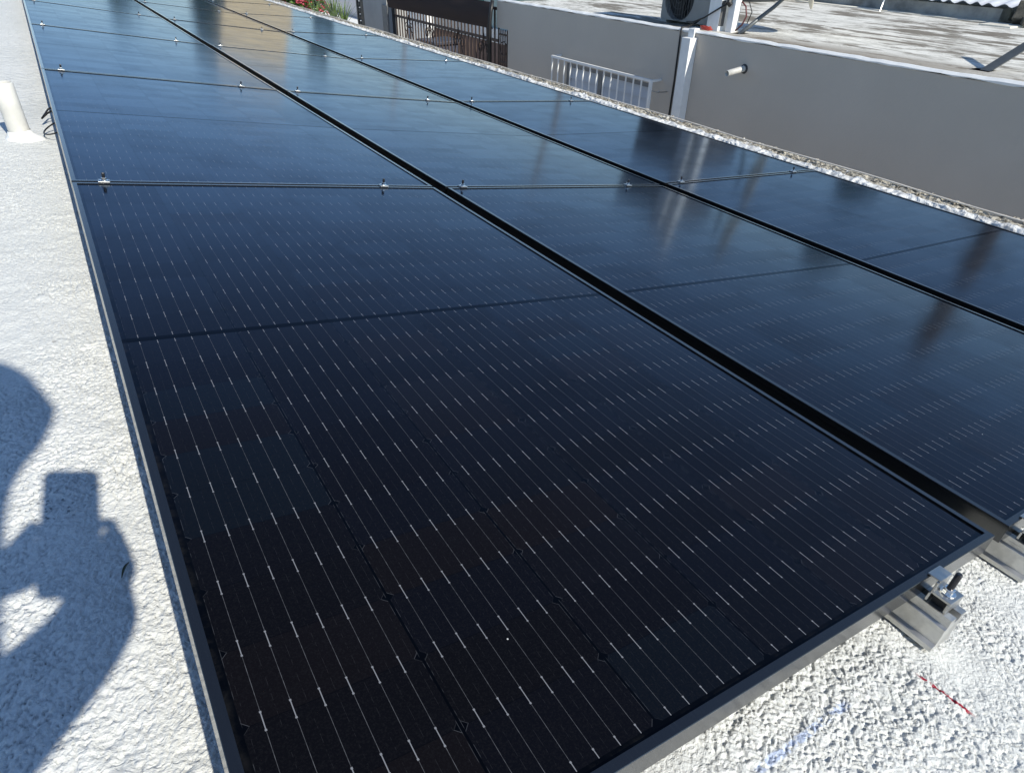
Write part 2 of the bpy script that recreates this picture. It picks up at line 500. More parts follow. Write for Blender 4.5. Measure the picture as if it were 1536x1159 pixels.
# ------------------------------------------------------------------ clamps
def hexprism(c, r, h):
    mb = MB()
    p = [(c[0] + r * math.cos(a * math.pi / 3), c[1] + r * math.sin(a * math.pi / 3)) for a in range(6)]
    mb.prism(p, c[2], c[2] + h, 'z')
    return mb
def make_mid():
    root = empty('panel_clamp')
    p = MB(); p.b2((-.0135, -.0125, .0006), (.0135, .0125, .0036)); p.b2((-.0135, -.0052, -.030), (.0135, -.0035, .0004)); p.b2((-.0135, .0035, -.030), (.0135, .0052, .0004))
    p.build('clamp_plate', alu, root, bevel=.0006)
    n = hexprism((0, 0, .0052), .0070, .0060)
    n.tube([(0, 0, .0038), (0, 0, .0052)], .0105, 16)
    n.build('flange_nut', steel, root, bevel=.0005)
    b = MB(); b.tube([(0, 0, -.03), (0, 0, .0225), (0, 0, .024)], [.0040, .0040, .0033], 10)
    b.build('bolt', stud_m, root)
    return root
mid = make_mid(); first = True
for ci in range(3):
    for r in range(NROW - 1):
        for q in range(2):
            o = mid if first else copy_tree(mid); first = False
            y = Y0 + PL + GAP / 2 + PITCH * r
            o.location = on_col(ci, RU[ci][q] + prng.uniform(-.003, .003), y, 0)
            o.rotation_euler = (0, -COLS[ci][1], prng.uniform(-.09, .09))
            tag(o, f'steel clamp with upright bolt on the {cname[ci]} column, {"left" if q == 0 else "right"} one in the {ordn[r]} row gap', 'clamp', 'clamps between rows of panels')
def make_end():
    root = empty('end_clamp')
    p = MB()
    p.b2((-.0160, -.0125, .0006), (.0160, .0050, .0034))      # hook over the frame lip
    p.b2((-.0185, -.0125, -.0150), (.0185, -.0090, .0006))    # web
    p.b2((-.0185, -.0360, -.0190), (.0185, -.0090, -.0150))   # shelf
    p.b2((-.0185, -.0360, -.0330), (.0185, -.0322, -.0190))   # outer leg
    p.b2((-.0185, -.0110, -.0330), (.0185, -.0075, -.0190))   # inner leg
    p.build('clamp_body', alu, root, bevel=.0007)
    d = MB(); d.b2((-.011, -.030, -.0335), (.011, -.013, -.0235))
    d.build('rail_nut', black_rub, root)
    n = hexprism((0, -.022, -.0134), .0072, .0062); n.tube([(0, -.022, -.0150), (0, -.022, -.0134)], .0105, 16)
    n.build('flange_nut', steel, root, bevel=.0005)
    b = MB(); b.tube([(0, -.022, -.033), (0, -.022, .0175), (0, -.022, .019)], [.0042, .0042, .0034], 10)
    b.build('bolt', stud_m, root)
    return root
ec = make_end(); first = True
for ci in range(3):
    for q in range(2):
        o = ec if first else copy_tree(ec); first = False
        o.location = on_col(ci, RU[ci][q], Y0 - .0008, 0); o.rotation_euler = (0, -COLS[ci][1], 0)
        tag(o, f'aluminium end clamp at the near edge of the {cname[ci]} column, on its {"left" if q == 0 else "right"} rail', 'clamp', 'end clamps on the near edge')

# ------------------------------------------------------------------ parapet along the right edge of the roof
def parapet():
    root = empty('parapet', (3.2, 0, CZ - 1.0), (0, 0, 0), 'low crumbling parapet, white coating and bare mortar, along the right edge of the panels', 'parapet')
    k = NT('flaking_white_coating', rough=.75, spec=.25); c = k.coord()
    f = k.noise(c, 34, 4, .65)
    b = k.mix(k.ramp(f, .46, .60), (.72, .72, .70), (.48, .475, .46))
    b = k.mix(k.ramp(k.noise(k.map(c, (1, .6, 1)), 62, 3, .6), .64, .70, 0, .8), b, (.22, .21, .19))
    k.set('base', b); k.bump(k.noise(c, 140, 4, .7), .004)
    wm = k.m
    k = NT('bare_mortar', rough=.9, spec=.2); c = k.coord()
    f = k.noise(c, 46, 5, .7)
    b = k.mix(k.ramp(f, .40, .58), (.13, .115, .09), (.50, .46, .38))
    b = k.mix(k.ramp(k.noise(c, 18, 4, .7), .58, .66), b, (.72, .70, .66))
    k.set('base', b); k.bump(k.noise(c, 110, 4, .7), .006)
    mm = k.m
    ys = np.concatenate([np.arange(-2, .6, .06), np.arange(.6, 5, .008), np.arange(5, 9, .02), np.arange(9, 20, .05)])
    def strip(prof, seed, amp):
        # prof: list of (x, z) from bottom inner to outer, jittered by noise along y
        vs = []; fs = []
        n = len(prof)
        P = np.array(prof)
        for j in range(n):
            x0, z0 = P[j]
            e = 1. if 0 < j < n - 1 else .25
            dx = (vnoise(ys * 4.3 + seed, np.full_like(ys, j * .3), seed + 5) * .7 + vnoise(ys * 21 + j * .55, np.full_like(ys, j * .6), seed) * .6 + vnoise(ys * 60 + j, np.full_like(ys, j * .8), seed + 1) * .4) * amp * e
            dz = (vnoise(ys * 3.7 + seed, np.full_like(ys, j * .3), seed + 6) * .5 + vnoise(ys * 17 + 40, np.full_like(ys, j * .7), seed + 2) * .6 + vnoise(ys * 55 + 40, np.full_like(ys, j * .9), seed + 3) * .5) * amp * e
            vs.append(np.stack([x0 + dx, ys, z0 + dz], 1))
        V = np.stack(vs, 1).reshape(-1, 3)
        m_ = len(ys)
        for i in range(m_ - 1):
            for j in range(n - 1):
                fs.append((i * n + j, i * n + j + 1, (i + 1) * n + j + 1, (i + 1) * n + j))
        mb = MB(); mb.add(V.tolist(), fs)
        return mb
    # white coating: rises from the roof beside the panels and folds over the inner arris
    white = [(-.052, -.110), (-.050, -.060), (-.047, -.020), (-.040, -.004), (-.030, .004), (-.019, .010), (-.008, .012), (.004, .011), (.014, .008)]
    strip(white, 21, .0115).build('white_coating', wm, root, fix=True)
    mort = [(-.012, -.020), (.004, .002), (.016, .010), (.028, .009), (.040, .011), (.052, .010), (.064, .013), (.076, .016), (.086, .012), (.096, -.004), (.100, -.060), (.100, -.22)]
    strip(mort, 33, .0100).build('mortar_bed', mm, root, fix=True)
    cr = MB(); cr.b2((-.044, -2, -.30), (.094, 20, -.028)); cr.build('core', mm, root)
    # loose crumbs of mortar stuck on top
    rr = random.Random(8); cb = MB()
    for i in range(300):
        y = rr.uniform(.8, 12) if i % 3 else rr.uniform(.8, 5); s = rr.uniform(.003, .013) * rr.uniform(.5, 1)
        x = rr.choice((rr.uniform(.02, .05), rr.uniform(.06, .09)))
        R = Matrix.Rotation(rr.uniform(0, 6), 3, 'Z') @ Matrix.Rotation(rr.uniform(0, 6), 3, 'X')
        cb.box((x, y, .014 + s * .4), (s * 1.4, s * 1.1, s), R)
    o = cb.build('mortar_crumbs', mm, root); tag(o, kind='stuff')
parapet()
cw = MB(); pts = []
for i in range(90):
    y = .4 + i * .16
    pts.append((3.2 + .057 + .004 * math.sin(i * .31) + .002 * math.sin(i * 1.7), y, CZ - 1.0 + .0245 + .003 * math.sin(i * .83)))
cw.tube(pts, .0038, 6)
tag(cw.build('cord', plain('pale_cord', (.68, .62, .53), .8), smooth=True), 'pale thin cord lying along the crumbling parapet top', 'cord')

# ------------------------------------------------------------------ things on the roof at the left
vp = empty('vent_pipe', (-.165, 2.93, CZ + float(roofz(-.165))), (0, math.radians(1), 0), 'short white vent pipe standing on the white roof', 'pipe')
mb = MB(); n = 28; R1, R2 = .0325, .028
zs = [(R1, -.02), (R1, .02), (R1 * .99, .10), (R1, .178), (R1 - .0012, .181), (R2 + .001, .181), (R2, .178), (R2, -.02)]
vs = []; fs = []
for r, z in zs:
    for kx in range(n):
        a = 2 * math.pi * kx / n; vs.append((r * math.cos(a), r * math.sin(a), z))
for j in range(len(zs) - 1):
    for kx in range(n): fs.append((j * n + kx, j * n + (kx + 1) % n, (j + 1) * n + (kx + 1) % n, (j + 1) * n + kx))
mb.add(vs, fs); mb.build('pipe_tube', pvc, vp, smooth=True)
mb = MB(); vs = []; fs = []
for r, z in [(.066, -.010), (.055, .002), (.046, .008), (.0385, .018), (.0342, .028)]:
    for kx in range(n):
        a = 2 * math.pi * kx / n; rr_ = r * (1 + .07 * math.sin(3 * a + 1) * (r > .04)); vs.append((rr_ * math.cos(a), rr_ * math.sin(a), z))
for j in range(4):
    for kx in range(n): fs.append((j * n + kx, j * n + (kx + 1) % n, (j + 1) * n + (kx + 1) % n, (j + 1) * n + kx))
mb.add(vs, fs); mb.build('sealant_collar', plain('sealant', (.76, .765, .75), .6, bump=.003, bscale=90), vp, smooth=True)

lw = MB()
zr = CZ - .60
def loop(pts, r): lw.tube(pts, r, 7)
loop([(-.02, 3.24, CZ - .585), (-.065, 3.22, CZ - .60), (-.092, 3.13, CZ - .612), (-.070, 3.17, CZ - .604), (-.02, 3.20, CZ - .588)], .0032)
pp = []
for i in range(13):
    a = math.pi * i / 12
    pp.append((-.035 - .062 * math.sin(a), 2.96 - .085 * math.cos(a) * -1, CZ - .607 - .02 * math.sin(a)))
loop(pp, .0026)
tag(lw.build('cable', black_rub, smooth=True), 'black cable loops poking out from under the left panel edge', 'cable')

lf = MB(); a = Vector((-.108, .668, 0)); b = Vector((-.098, .690, 0)); d = (b - a).normalized(); sd_ = Vector((-d.y, d.x, 0))
vs = []; fs = []
for i in range(7):
    t = i / 6; wd = .0014 * math.sin(math.pi * min(.98, max(.03, t)))
    p = a.lerp(b, t); z = CZ + float(roofz(p.x)) + .0055 + .004 * math.sin(t * 3.1)
    vs += [(p + sd_ * wd).to_tuple()[:2] + (z + .001,), p.to_tuple()[:2] + (z,), (p - sd_ * wd).to_tuple()[:2] + (z + .001,)]
for i in range(6):
    fs += [(i * 3, i * 3 + 1, i * 3 + 4, i * 3 + 3), (i * 3 + 1, i * 3 + 2, i * 3 + 5, i * 3 + 4)]
lf.add(vs, fs)
o = lf.build('dry_leaf', plain('dry_leaf', (.07, .08, .045), .7)); sm = o.modifiers.new('thickness', 'SOLIDIFY'); sm.thickness = .0005
tag(o, 'thin dark leaf blade on the white roof inside the shadow', 'leaf')

# ------------------------------------------------------------------ neighbouring house across the alley
WX = 6.0
def wall_material():
    k = NT('grey_wall_paint', rough=.62, spec=.35); c = k.coord()
    b = k.mix(k.ramp(k.noise(c, .9, 5, .6), .3, .7), (.50, .452, .390), (.535, .484, .420))
    b = k.mix(k.ramp(k.noise(k.map(c, (1, 3.5, .5)), 1.6, 5, .65), .60, .80, 0, .22), b, (.33, .32, .30))
    k.set('base', b)
    k.bump(k.noise(c, 45, 4, .6), .0025)
    return k.m
gm = wall_material()
nh = empty('neighbour_house', (WX, 4, 0), (0, 0, 0), 'grey neighbouring house with a stained flat white roof across the alley', 'house')
nh_off = Vector((WX, 4, 0))
def NB(fn):      # builder in world metres, stored relative to the house's base
    mb = MB(); fn(mb); mb.v = [(v[0] - WX, v[1] - 4, v[2]) for v in mb.v]; return mb
WT = CZ - .905        # top of the wall below the coping
# window opening y 6.28..8.02, z CZ-2.6..CZ-1.52
def f(mb):
    mb.b2((WX, -6, 0), (WX + .16, 6.30, WT)); mb.b2((WX, 8.02, 0), (WX + .16, 9.56, WT))
    mb.b2((WX, 6.30, CZ - 1.50), (WX + .16, 8.02, WT)); mb.b2((WX, 6.30, 0), (WX + .16, 8.02, CZ - 2.65))
    mb.b2((WX, 9.56, CZ - 1.262), (WX + .16, 9.88, WT))
NB(f).build('wall', gm, nh)
def f(mb):
    ys = np.arange(-6, 9.91, .11); rr = random.Random(3)
    vs = []; fs = []
    for y in ys:
        w0 = WX - .006 + rr.uniform(-.006, .002); t = CZ - .872 + rr.uniform(-.004, .005); bt = CZ - .900 + rr.uniform(-.006, .006)
        vs += [(w0, y, bt), (w0 - .002, y, t - .018), (w0 + .022, y, t), (WX + .055, y, t - .003), (WX + .055, y, bt)]
    n = 5
    for i in range(len(ys) - 1):
        for j in range(n): fs.append((i * n + j, i * n + (j + 1) % n, (i + 1) * n + (j + 1) % n, (i + 1) * n + j))
    fs += [tuple(range(5)), tuple(range(len(vs) - 5, len(vs)))]
    mb.add(vs, fs)
NB(f).build('coping', white_paint, nh)
def nroof_material():
    k = NT('mould_stained_roof', rough=.8, spec=.2); c = k.coord()
    x, y, z = k.xyz(c)
    st = k.noise(k.map(c, (1.55, .50, 1), rot=(0, 0, math.radians(-6))), 1.25, 7, .66, .35)
    st2 = k.noise(k.map(c, (3.2, 1.1, 1), rot=(0, 0, math.radians(-5))), 2.3, 6, .72, .4)
    b = k.mix(k.ramp(st2, .40, .66), (.70, .685, .63), (.44, .425, .38))
    b = k.mix(k.ramp(k.math('ADD', k.math('MULTIPLY', st, .75), k.math('MULTIPLY', st2, .25)), .485, .56, 0, .92), b, (.15, .130, .100))
    near = k.ramp(k.math('ADD', x, k.math('MULTIPLY', st2, .5)), .45, .95, 1, 0)      # damp brown band against the front upstand
    yb = k.math('MULTIPLY', k.ramp(y, -2.2, -.6), k.ramp(y, 1.9, 1.0))
    b = k.mix(k.math('MULTIPLY', k.math('MULTIPLY', near, yb), .75), b, (.20, .165, .125))
    b = k.mix(k.ramp(k.noise(c, 22, 4, .7), .56, .68, 0, .55), b, (.28, .26, .22))
    b = k.mix(k.ramp(k.noise(c, 6, 4, .7), .60, .70, 0, .6), b, (.30, .285, .245))
    k.set('base', b); k.bump(k.noise(c, 40, 4, .7), .008)
    return k.m
def f(mb): mb.b2((WX + .0565, -6, CZ - 1.15), (15, 9.55, CZ - .888))
NB(f).build('roof', nroof_material(), nh)
grey_up = plain('weathered_render', (.26, .27, .265), .85, 0, .45, 2.6, .004)
# far upstand of the roof, with a corrugated sheet roof beyond it
def f(mb):
    mb.prism([(10.62, 7.9), (10.38, 4.75), (10.62, 4.75), (10.86, 7.9)], CZ - .904, CZ - .735, 'z')
    mb.prism([(10.72, 9.5), (10.60, 7.9), (10.84, 7.9), (10.96, 9.5)], CZ - .904, CZ - .70, 'z')
NB(f).build('upstand', grey_up, nh)
def f(mb):
    mb.prism([(10.42, 7.9), (10.18, 4.75), (10.377, 4.75), (10.617, 7.9)], CZ - .9045, CZ - .880, 'z')
    mb.b2((9.85, 4.35, CZ - .9045), (10.25, 4.72, CZ - .872))
NB(f).build('plinth', plain('lime_plaster', (.70, .67, .58), .85, 0, .2, 4), nh)
cs = MB(); vs = []; fs = []
ncor = 190
for i in range(ncor):
    y = 1.0 + i * (5.6 / ncor); hgt = .018 * math.cos(i * 2 * math.pi / 6)
    xo = 10.28 + (y - 4.75) * .076
    vs += [(xo + .03 * math.sin(i * .37), y, CZ - .692 + hgt - (y - 4.75) * 0.004), (xo + 4.0, y, CZ + .02 + hgt)]
for i in range(ncor - 1): fs.append((i * 2, i * 2 + 1, i * 2 + 3, i * 2 + 2))
cs.add(vs, fs)
o = cs.build('sheet_roof', plain('galvanised_sheet', (.70, .71, .73), .38, .35, .12, 3), smooth=False)
sm = o.modifiers.new('thickness', 'SOLIDIFY'); sm.thickness = .004
tag(o, 'corrugated grey metal sheet roof beyond the stained flat roof', 'sheet roof')
sh = MB(); sh.b2((10.9, 1.0, CZ - 2.5), (14.5, 6.4, CZ - .80))
tag(sh.build('shed', grey_up), 'grey shed walls under the corrugated sheet roof', 'shed')
# rusty crooked bracket and block near the end of the upstand
br = empty('rubble', (10.15, 4.42, CZ - .86), (0, 0, .2), 'broken dark block leaning at the end of the grey upstand', 'rubble')
sbm = plain('sooty_block', (.09, .085, .07), .9, 0, .5, 9, .01)
mb = MB(); mb.box((.12, .02, .10), (.22, .12, .22), Matrix.Rotation(.5, 3, 'Y')); mb.build('block', sbm, br, bevel=.01)
mb = MB(); mb.box((.0, -.09, .04), (.26, .12, .08), Matrix.Rotation(.3, 3, 'Z')); mb.build('block', sbm, br, bevel=.01)
for yy, lb in ((6.35, 'small bent steel peg by the grey upstand, nearer the sheet roof'), (7.62, 'small bent steel peg at the far end of the grey upstand')):
    mb = MB(); xb = 10.36 + (yy - 4.75) * .076 - .12
    mb.tube([(xb - .10, yy - .03, CZ - .90), (xb - .03, yy, CZ - .79), (xb, yy, CZ - .70)], .013, 6)
    tag(mb.build('peg', alu), lb, 'peg', 'pegs by the upstand')

# window with louvres behind a white guard
glassb = NT('bluish_glass', base=(.20, .24, .30), rough=.18, spec=.6).m
win = empty('window', (WX, 7.16, CZ - 2.65), (0, 0, 0)); win.parent = nh; win.location = (0, 3.16, CZ - 2.65)
mb = MB()
mb.b2((.012, -.86, 0), (.06, -.81, 1.15)); mb.b2((.012, .81, 0), (.06, .86, 1.15)); mb.b2((.012, -.81, 0), (.06, .81, .05)); mb.b2((.012, -.81, 1.10), (.06, .81, 1.15)); mb.b2((.008, .10, .05), (.065, .17, 1.10))
mb.build('frame', plain('window_frame_grey', (.20, .21, .22), .5, .3), win)
mb = MB()
for y0, y1 in ((-.80, .09), (.18, .80)):
    for i in range(7):
        mb.box((.036, (y0 + y1) / 2, .135 + i * .152), (.006, y1 - y0, .168), Matrix.Rotation(.13, 3, 'Y'))
mb.build('louvres', plain('pale_louvre', (.50, .55, .62), .35, 0, .06, 3), win)
gr = empty('window_guard', (WX - .16, 7.16, CZ - 2.4), (0, 0, 0), 'white barred guard standing out from the window on the grey wall', 'window guard')
mb = MB(); z0, z1 = -.15, .955
for i in range(15):
    mb = MB(); mb.tube([(0, -.985 + i * 1.97 / 14, z0), (0, -.985 + i * 1.97 / 14, z1)], .0105, 6); mb.build('bar', white_paint, gr)
mb = MB(); mb.b2((-.014, -1.0, z1 + .0005), (.014, 1.0, z1 + .028)); mb.b2((-.014, -1.0, z0 - .028), (.014, 1.0, z0 - .0005))
mb.b2((-.011, -1.0155, z0 - .02), (.019, -.9965, z1 + .02))
for y in (-1.004, 1.004): mb.b2((.0195, y - .012, z1 - .0), (.158, y + .012, z1 + .024)); mb.b2((.0145, y - .012, z0 - .024), (.158, y + .012, z0 - .001))
mb.build('guard_frame', white_paint, gr)
mb = MB(); mb.tube([(.155, -1.13, .86), (.05, -1.13, .862), (.02, -1.13, .875)], .006, 6); mb.tube([(.02, -1.13, .862), (.02, -1.0, .862)], .006, 6)
mb.build('latch', alu, gr)

# drain trunking, spout, cable over the wall
dp = empty('downpipe', (WX, 5.752, 0), (0, 0, 0), 'white square downpipe box running down the grey wall', 'downpipe')
mb = MB(); mb.b2((-.108, -.066, 0), (-.002, .062, CZ - .942)); mb.build('pipe_box', white_paint, dp, bevel=.004)
mb = MB(); mb.b2((-.030, -.030, CZ - .9415), (-.0125, .055, CZ - .862)); mb.b2((-.0125, -.02, CZ - .868), (.06, .05, CZ - .858)); mb.build('hopper', white_paint, dp)
spt = empty('drain_spout', (WX, 4.985, CZ - 1.150), (0, 0, 0), 'short white drain spout sticking out of the grey wall', 'pipe')
mb = MB(); ns = 18
vs = []; fs = []
P0, P1 = Vector((.02, 0, .008)), Vector((-.245, 0, -.022))
t = (P1 - P0).normalized(); A = Vector((0, 1, 0)); B = t.cross(A)
rings = [(P0, .030), (P1, .030), (P1, .025), (P0, .025)]
for p, r in rings:
    for q in range(ns):
        a = 2 * math.pi * q / ns; vs.append(p + (A * math.cos(a) + B * math.sin(a)) * r)
for j in range(3):
    for q in range(ns): fs.append((j * ns + q, j * ns + (q + 1) % ns, (j + 1) * ns + (q + 1) % ns, (j + 1) * ns + q))
mb.add(vs, fs); mb.build('spout_tube', pvc, spt, smooth=True)
mb = MB(); mb.tube([(-.001, -.004, .004), (-.009, -.004, .004)], [.047, .040], 14); mb.build('wall_hole_rim', plain('dark_mortar', (.06, .06, .06), .9, 0, .4, 20), spt)

cb = MB(); cb.tube([(6.32, 5.99, CZ - .80), (6.26, 6.0, CZ - .84), (6.12, 5.97, CZ - .866), (5.985, 5.93, CZ - .864), (5.972, 5.925, CZ - .90), (5.985, 5.930, CZ - 1.4), (5.985, 5.94, CZ - 2.2), (5.985, 5.95, CZ - 3.9)], .0105, 8)
tag(cb.build('cable', black_rub, smooth=True), 'black cable hanging down the grey wall from the coping', 'cable')

# ------------------------------------------------------------------ air conditioner on the neighbour's roof
acb = CZ - .9
ac = empty('air_conditioner', (6.52, 6.27, acb - .02), (0, 0, 0), 'white outdoor air conditioner unit with round black fan grille behind the wall', 'air conditioner')
acw = plain('ac_casing', (.26, .257, .245), .45, 0, .05, 6)
H = .84
mb = MB(); fy0, fz0, FR = .12, .292, .228
# front sheet with a round hole: ring fans to the rectangle
def ring_face(mb, cy, cz, R, y0, y1, z0, z1, x, n=48):
    vs = []; fs = []
    for q in range(n):
        a = 2 * math.pi * q / n; cyy, czz = math.cos(a), math.sin(a)
        vs.append((x, cy + R * cyy, cz + R * czz))
        s_ = min(((y1 - cy) / cyy if cyy > 1e-6 else 1e9), ((y0 - cy) / cyy if cyy < -1e-6 else 1e9), ((z1 - cz) / czz if czz > 1e-6 else 1e9), ((z0 - cz) / czz if czz < -1e-6 else 1e9))
        vs.append((x, cy + s_ * cyy, cz + s_ * czz))
    for q in range(n):
        r = (q + 1) % n; fs.append((q * 2, q * 2 + 1, r * 2 + 1, r * 2))
    mb.add(vs, fs)
ring_face(mb, fy0, fz0, FR, -.18, .40, .06, .69, -.17)
mb.b2((-.17, -.40, .06), (.17, -.1805, H)); mb.b2((-.17, -.18, .6905), (.17, .40, H)); mb.b2((-.16, .385, .06), (.17, .40, .69)); mb.b2((.155, -.18, .06), (.17, .385, .69)); mb.b2((-.16, -.18, .06), (.155, .385, .075))
mb.tube([(-.171, fy0, fz0), (-.10, fy0, fz0)], FR - .0, 48, cap=False)
mb.build('casing', acw, ac)
acf = plain('ac_feet', (.3, .3, .29), .6)
for y_ in (-.395, .30):
    mb = MB(); mb.b2((-.165, y_, .018), (.165, y_ + .095, .059)); mb.build('foot', acf, ac)
mb = MB()
for q in range(13):
    y = fy0 - .24 + q * .04; d2 = FR * FR - (y - fy0) ** 2
    if d2 > 0: mb.tube([(-.178, y, fz0 - math.sqrt(d2)), (-.178, y, fz0 + math.sqrt(d2))], .0026, 5)
for rr_ in (.05, .11, .17, .225):
    mb.tube([(-.182, fy0 + rr_ * math.cos(a * math.pi / 16), fz0 + rr_ * math.sin(a * math.pi / 16)) for a in range(33)], .0022, 5, cap=False)
mb.build('fan_grille', plain('grey_wire', (.10, .10, .10), .5, .2), ac)
mb = MB(); mb.tube([(-.10, fy0, fz0), (-.095, fy0, fz0)], FR - .002, 40)
for q in range(3):
    R_ = Matrix.Rotation(q * 2.094 + .4, 3, 'X')
    for s_ in range(1): mb.box(Vector((-.122, fy0, fz0)) + R_ @ Vector((0, .115, 0)), (.012, .19, .12), R_ @ Matrix.Rotation(.45, 3, 'Y'))
mb.build('fan', plain('fan_black', (.012, .012, .013), .55), ac)
# white service cabinet and posts beside it
cab = empty('service_cabinet', (6.36, 5.74, acb), (0, 0, 0), 'white flat service cabinet beside the air conditioner', 'cabinet')
mb = MB(); mb.b2((-.10, -.075, 0), (.10, .095, .98)); mb.build('cabinet_box', white_paint, cab, bevel=.006)
mb = MB(); mb.b2((-.098, -.0772, .06), (-.02, -.0752, .30)); mb.build('slot_shade', plain('slot_dark', (.10, .10, .10), .7), cab)  # solid dark plate, coloured as the shade inside a slit
pt = empty('white_post', (6.36, 5.565, acb), (0, 0, 0), 'tall white post standing on the roof right of the cabinet', 'post')
mb = MB(); mb.b2((-.045, -.045, 0), (.045, .045, 1.12)); mb.build('shaft', white_paint, pt, bevel=.006)
mb = MB(); mb.tube([(-.05, .02, .27), (-.075, .03, .29), (-.05, .04, .33)], .030, 8); mb.build('cable_gland', black_rub, pt)
cb = MB(); cb.tube([(6.285, 5.60, acb + .285), (6.25, 5.70, acb + .22), (6.215, 5.84, acb + .13), (6.20, 5.98, acb + .075), (6.215, 6.10, acb + .065)], .0085, 8)
tag(cb.build('cable', black_rub, smooth=True), 'black cable sagging from the white post to the air conditioner', 'cable')
cb = MB(); cb.tube([(6.40, 5.515, acb + .30), (6.41, 5.46, acb + .26), (6.41, 5.43, acb + .17), (6.40, 5.46, acb + .09), (6.38, 5.515, acb + .03)], .0085, 8)
tag(cb.build('cable', plain('maroon_cable', (.10, .02, .02), .5), smooth=True), 'dark red cable looping out behind the white post', 'cable')
cb = MB(); cb.tube([(6.42, 5.515, acb + .33), (6.44, 5.45, acb + .30), (6.45, 5.40, acb + .21), (6.44, 5.43, acb + .10)], .0055, 8)
tag(cb.build('cable', black_rub, smooth=True), 'thin black cable looping beside the red one at the post', 'cable')
rw = MB(); pts = []
for i in range(40):
    a = i * .62; pts.append((6.10 + .035 * math.cos(a), 5.66 + .075 * math.sin(a) + .001 * i, CZ - .868 + .0009 * i + .004 * math.sin(3 * a)))
rw.tube(pts, .0042, 6)
tag(rw.build('coiled_wire', plain('red_wire', (.42, .05, .03), .5), smooth=True), 'small coil of red wire on the coping by the downpipe', 'wire')

# satellite dishes
grey_steel = plain('grey_painted_steel', (.11, .12, .125), .45, .3, .12, 8)
def dish_bowl(R, depth, thick, n=30, rings=7):
    vs = []; fs = []
    for side in (0, 1):
        for j in range(rings + 1):
            r = R * j / rings + (0.0005 if j == 0 else 0)
            for q in range(n):
                a = 2 * math.pi * q / n; vs.append((r * math.cos(a), r * math.sin(a), depth * (r / R) ** 2 - side * thick))
    o_ = (rings + 1) * n
    for side in (0, 1):
        for j in range(rings):
            for q in range(n): fs.append((side * o_ + j * n + q, side * o_ + j * n + (q + 1) % n, side * o_ + (j + 1) * n + (q + 1) % n, side * o_ + (j + 1) * n + q))
    for q in range(n): fs.append((rings * n + q, rings * n + (q + 1) % n, o_ + rings * n + (q + 1) % n, o_ + rings * n + q))
    mb = MB(); mb.add(vs, fs); return mb
d1 = empty('satellite_dish', (6.36, 5.44, acb), (0, 0, 0), 'cream satellite dish on a bent dark arm, behind the wall right of the post', 'satellite dish')
mb = MB(); mb.tube([(0, 0, 0), (.20, -.03, .13), (.40, -.06, .25), (.46, -.10, .32), (.50, -.15, .55), (.50, -.16, .80)], .021, 10); mb.build('arm', grey_steel, d1, smooth=True)
mb = MB(); mb.box((.01, 0, .006), (.16, .12, .012)); mb.tube([(.045, .03, .012), (.045, .03, .022)], .012, 6); mb.tube([(-.04, -.03, .012), (-.04, -.03, .022)], .012, 6); mb.build('base_plate', grey_steel, d1)
bo = dish_bowl(.42, .09, .02).build('dish', plain('cream_enamel', (.66, .62, .52), .45, 0, .05, 4), d1, smooth=True)
bo.location = (.54, -.27, .66); bo.rotation_euler = (0, math.radians(84), math.radians(-52))
d2 = empty('steel_strut', (6.42, 2.92, acb), (0, 0, 0), 'slanting grey flat steel strut rising from the roof edge at the far right', 'strut')
mb = MB(); mb.prism([(-.042, 0), (.042, 0), (.042, .026), (-.042, .026)], 0, 1.1, 'x')
mb.v = [tuple(Matrix.Rotation(-math.radians(46), 3, 'Y') @ Vector(v)) for v in mb.v]; mb.v = [(v[0], v[1] - v[2] * .75, v[2] - .02) for v in mb.v]
mb.build('flat_bar', grey_steel, d2)
mb = MB(); mb.box((.0, 0, .006), (.13, .16, .012)); mb.build('foot_plate', grey_steel, d2)

# ------------------------------------------------------------------ gate in the alley
iron = plain('brown_iron', (.075, .050, .040), .6, .2, .25, 12)
gt = empty('iron_gate', (WX + .07, 12.0, 0), (0, 0, 0), 'wrought iron double gate with scrolls under a brown shade cloth', 'gate')
mb = MB(); gy0, gy1 = -2.06, 1.92
zt = CZ - 1.0
yb = gy0
while yb <= gy1 + .01:
    mb = MB(); mb.b2((-.010, yb - .010, .08), (.010, yb + .010, zt)); mb.build('bar', iron, gt); yb += .122
mb = MB()
for z in (.12, 1.2, CZ - 1.46, CZ - 1.02): mb = MB(); mb.b2((-.0135, gy0, z - .02), (.0135, gy1, z + .02)); mb.build('cross_rail', iron, gt)
for yc in (-1.62, -.75, .35, 1.25):
    mb = MB()
    for zc, r0 in ((CZ - 1.62, .105), (CZ - 2.02, .105)):
        for sg in (-1, 1):
            p = []
            for i in range(26):
                a = i / 25 * 3.6 * math.pi * .75; r = r0 * (1 - i / 33)
                p.append((-.016, yc + sg * (.11 - r * math.cos(a) * .9), zc + r * math.sin(a)))
            mb.tube(p, .0085, 5)
        mb.tube([(-.016, yc - .20, zc - .30), (-.016, yc, zc + .22), (-.016, yc + .20, zc - .30)], .0085, 5)
    mb.build('scroll', iron, gt)

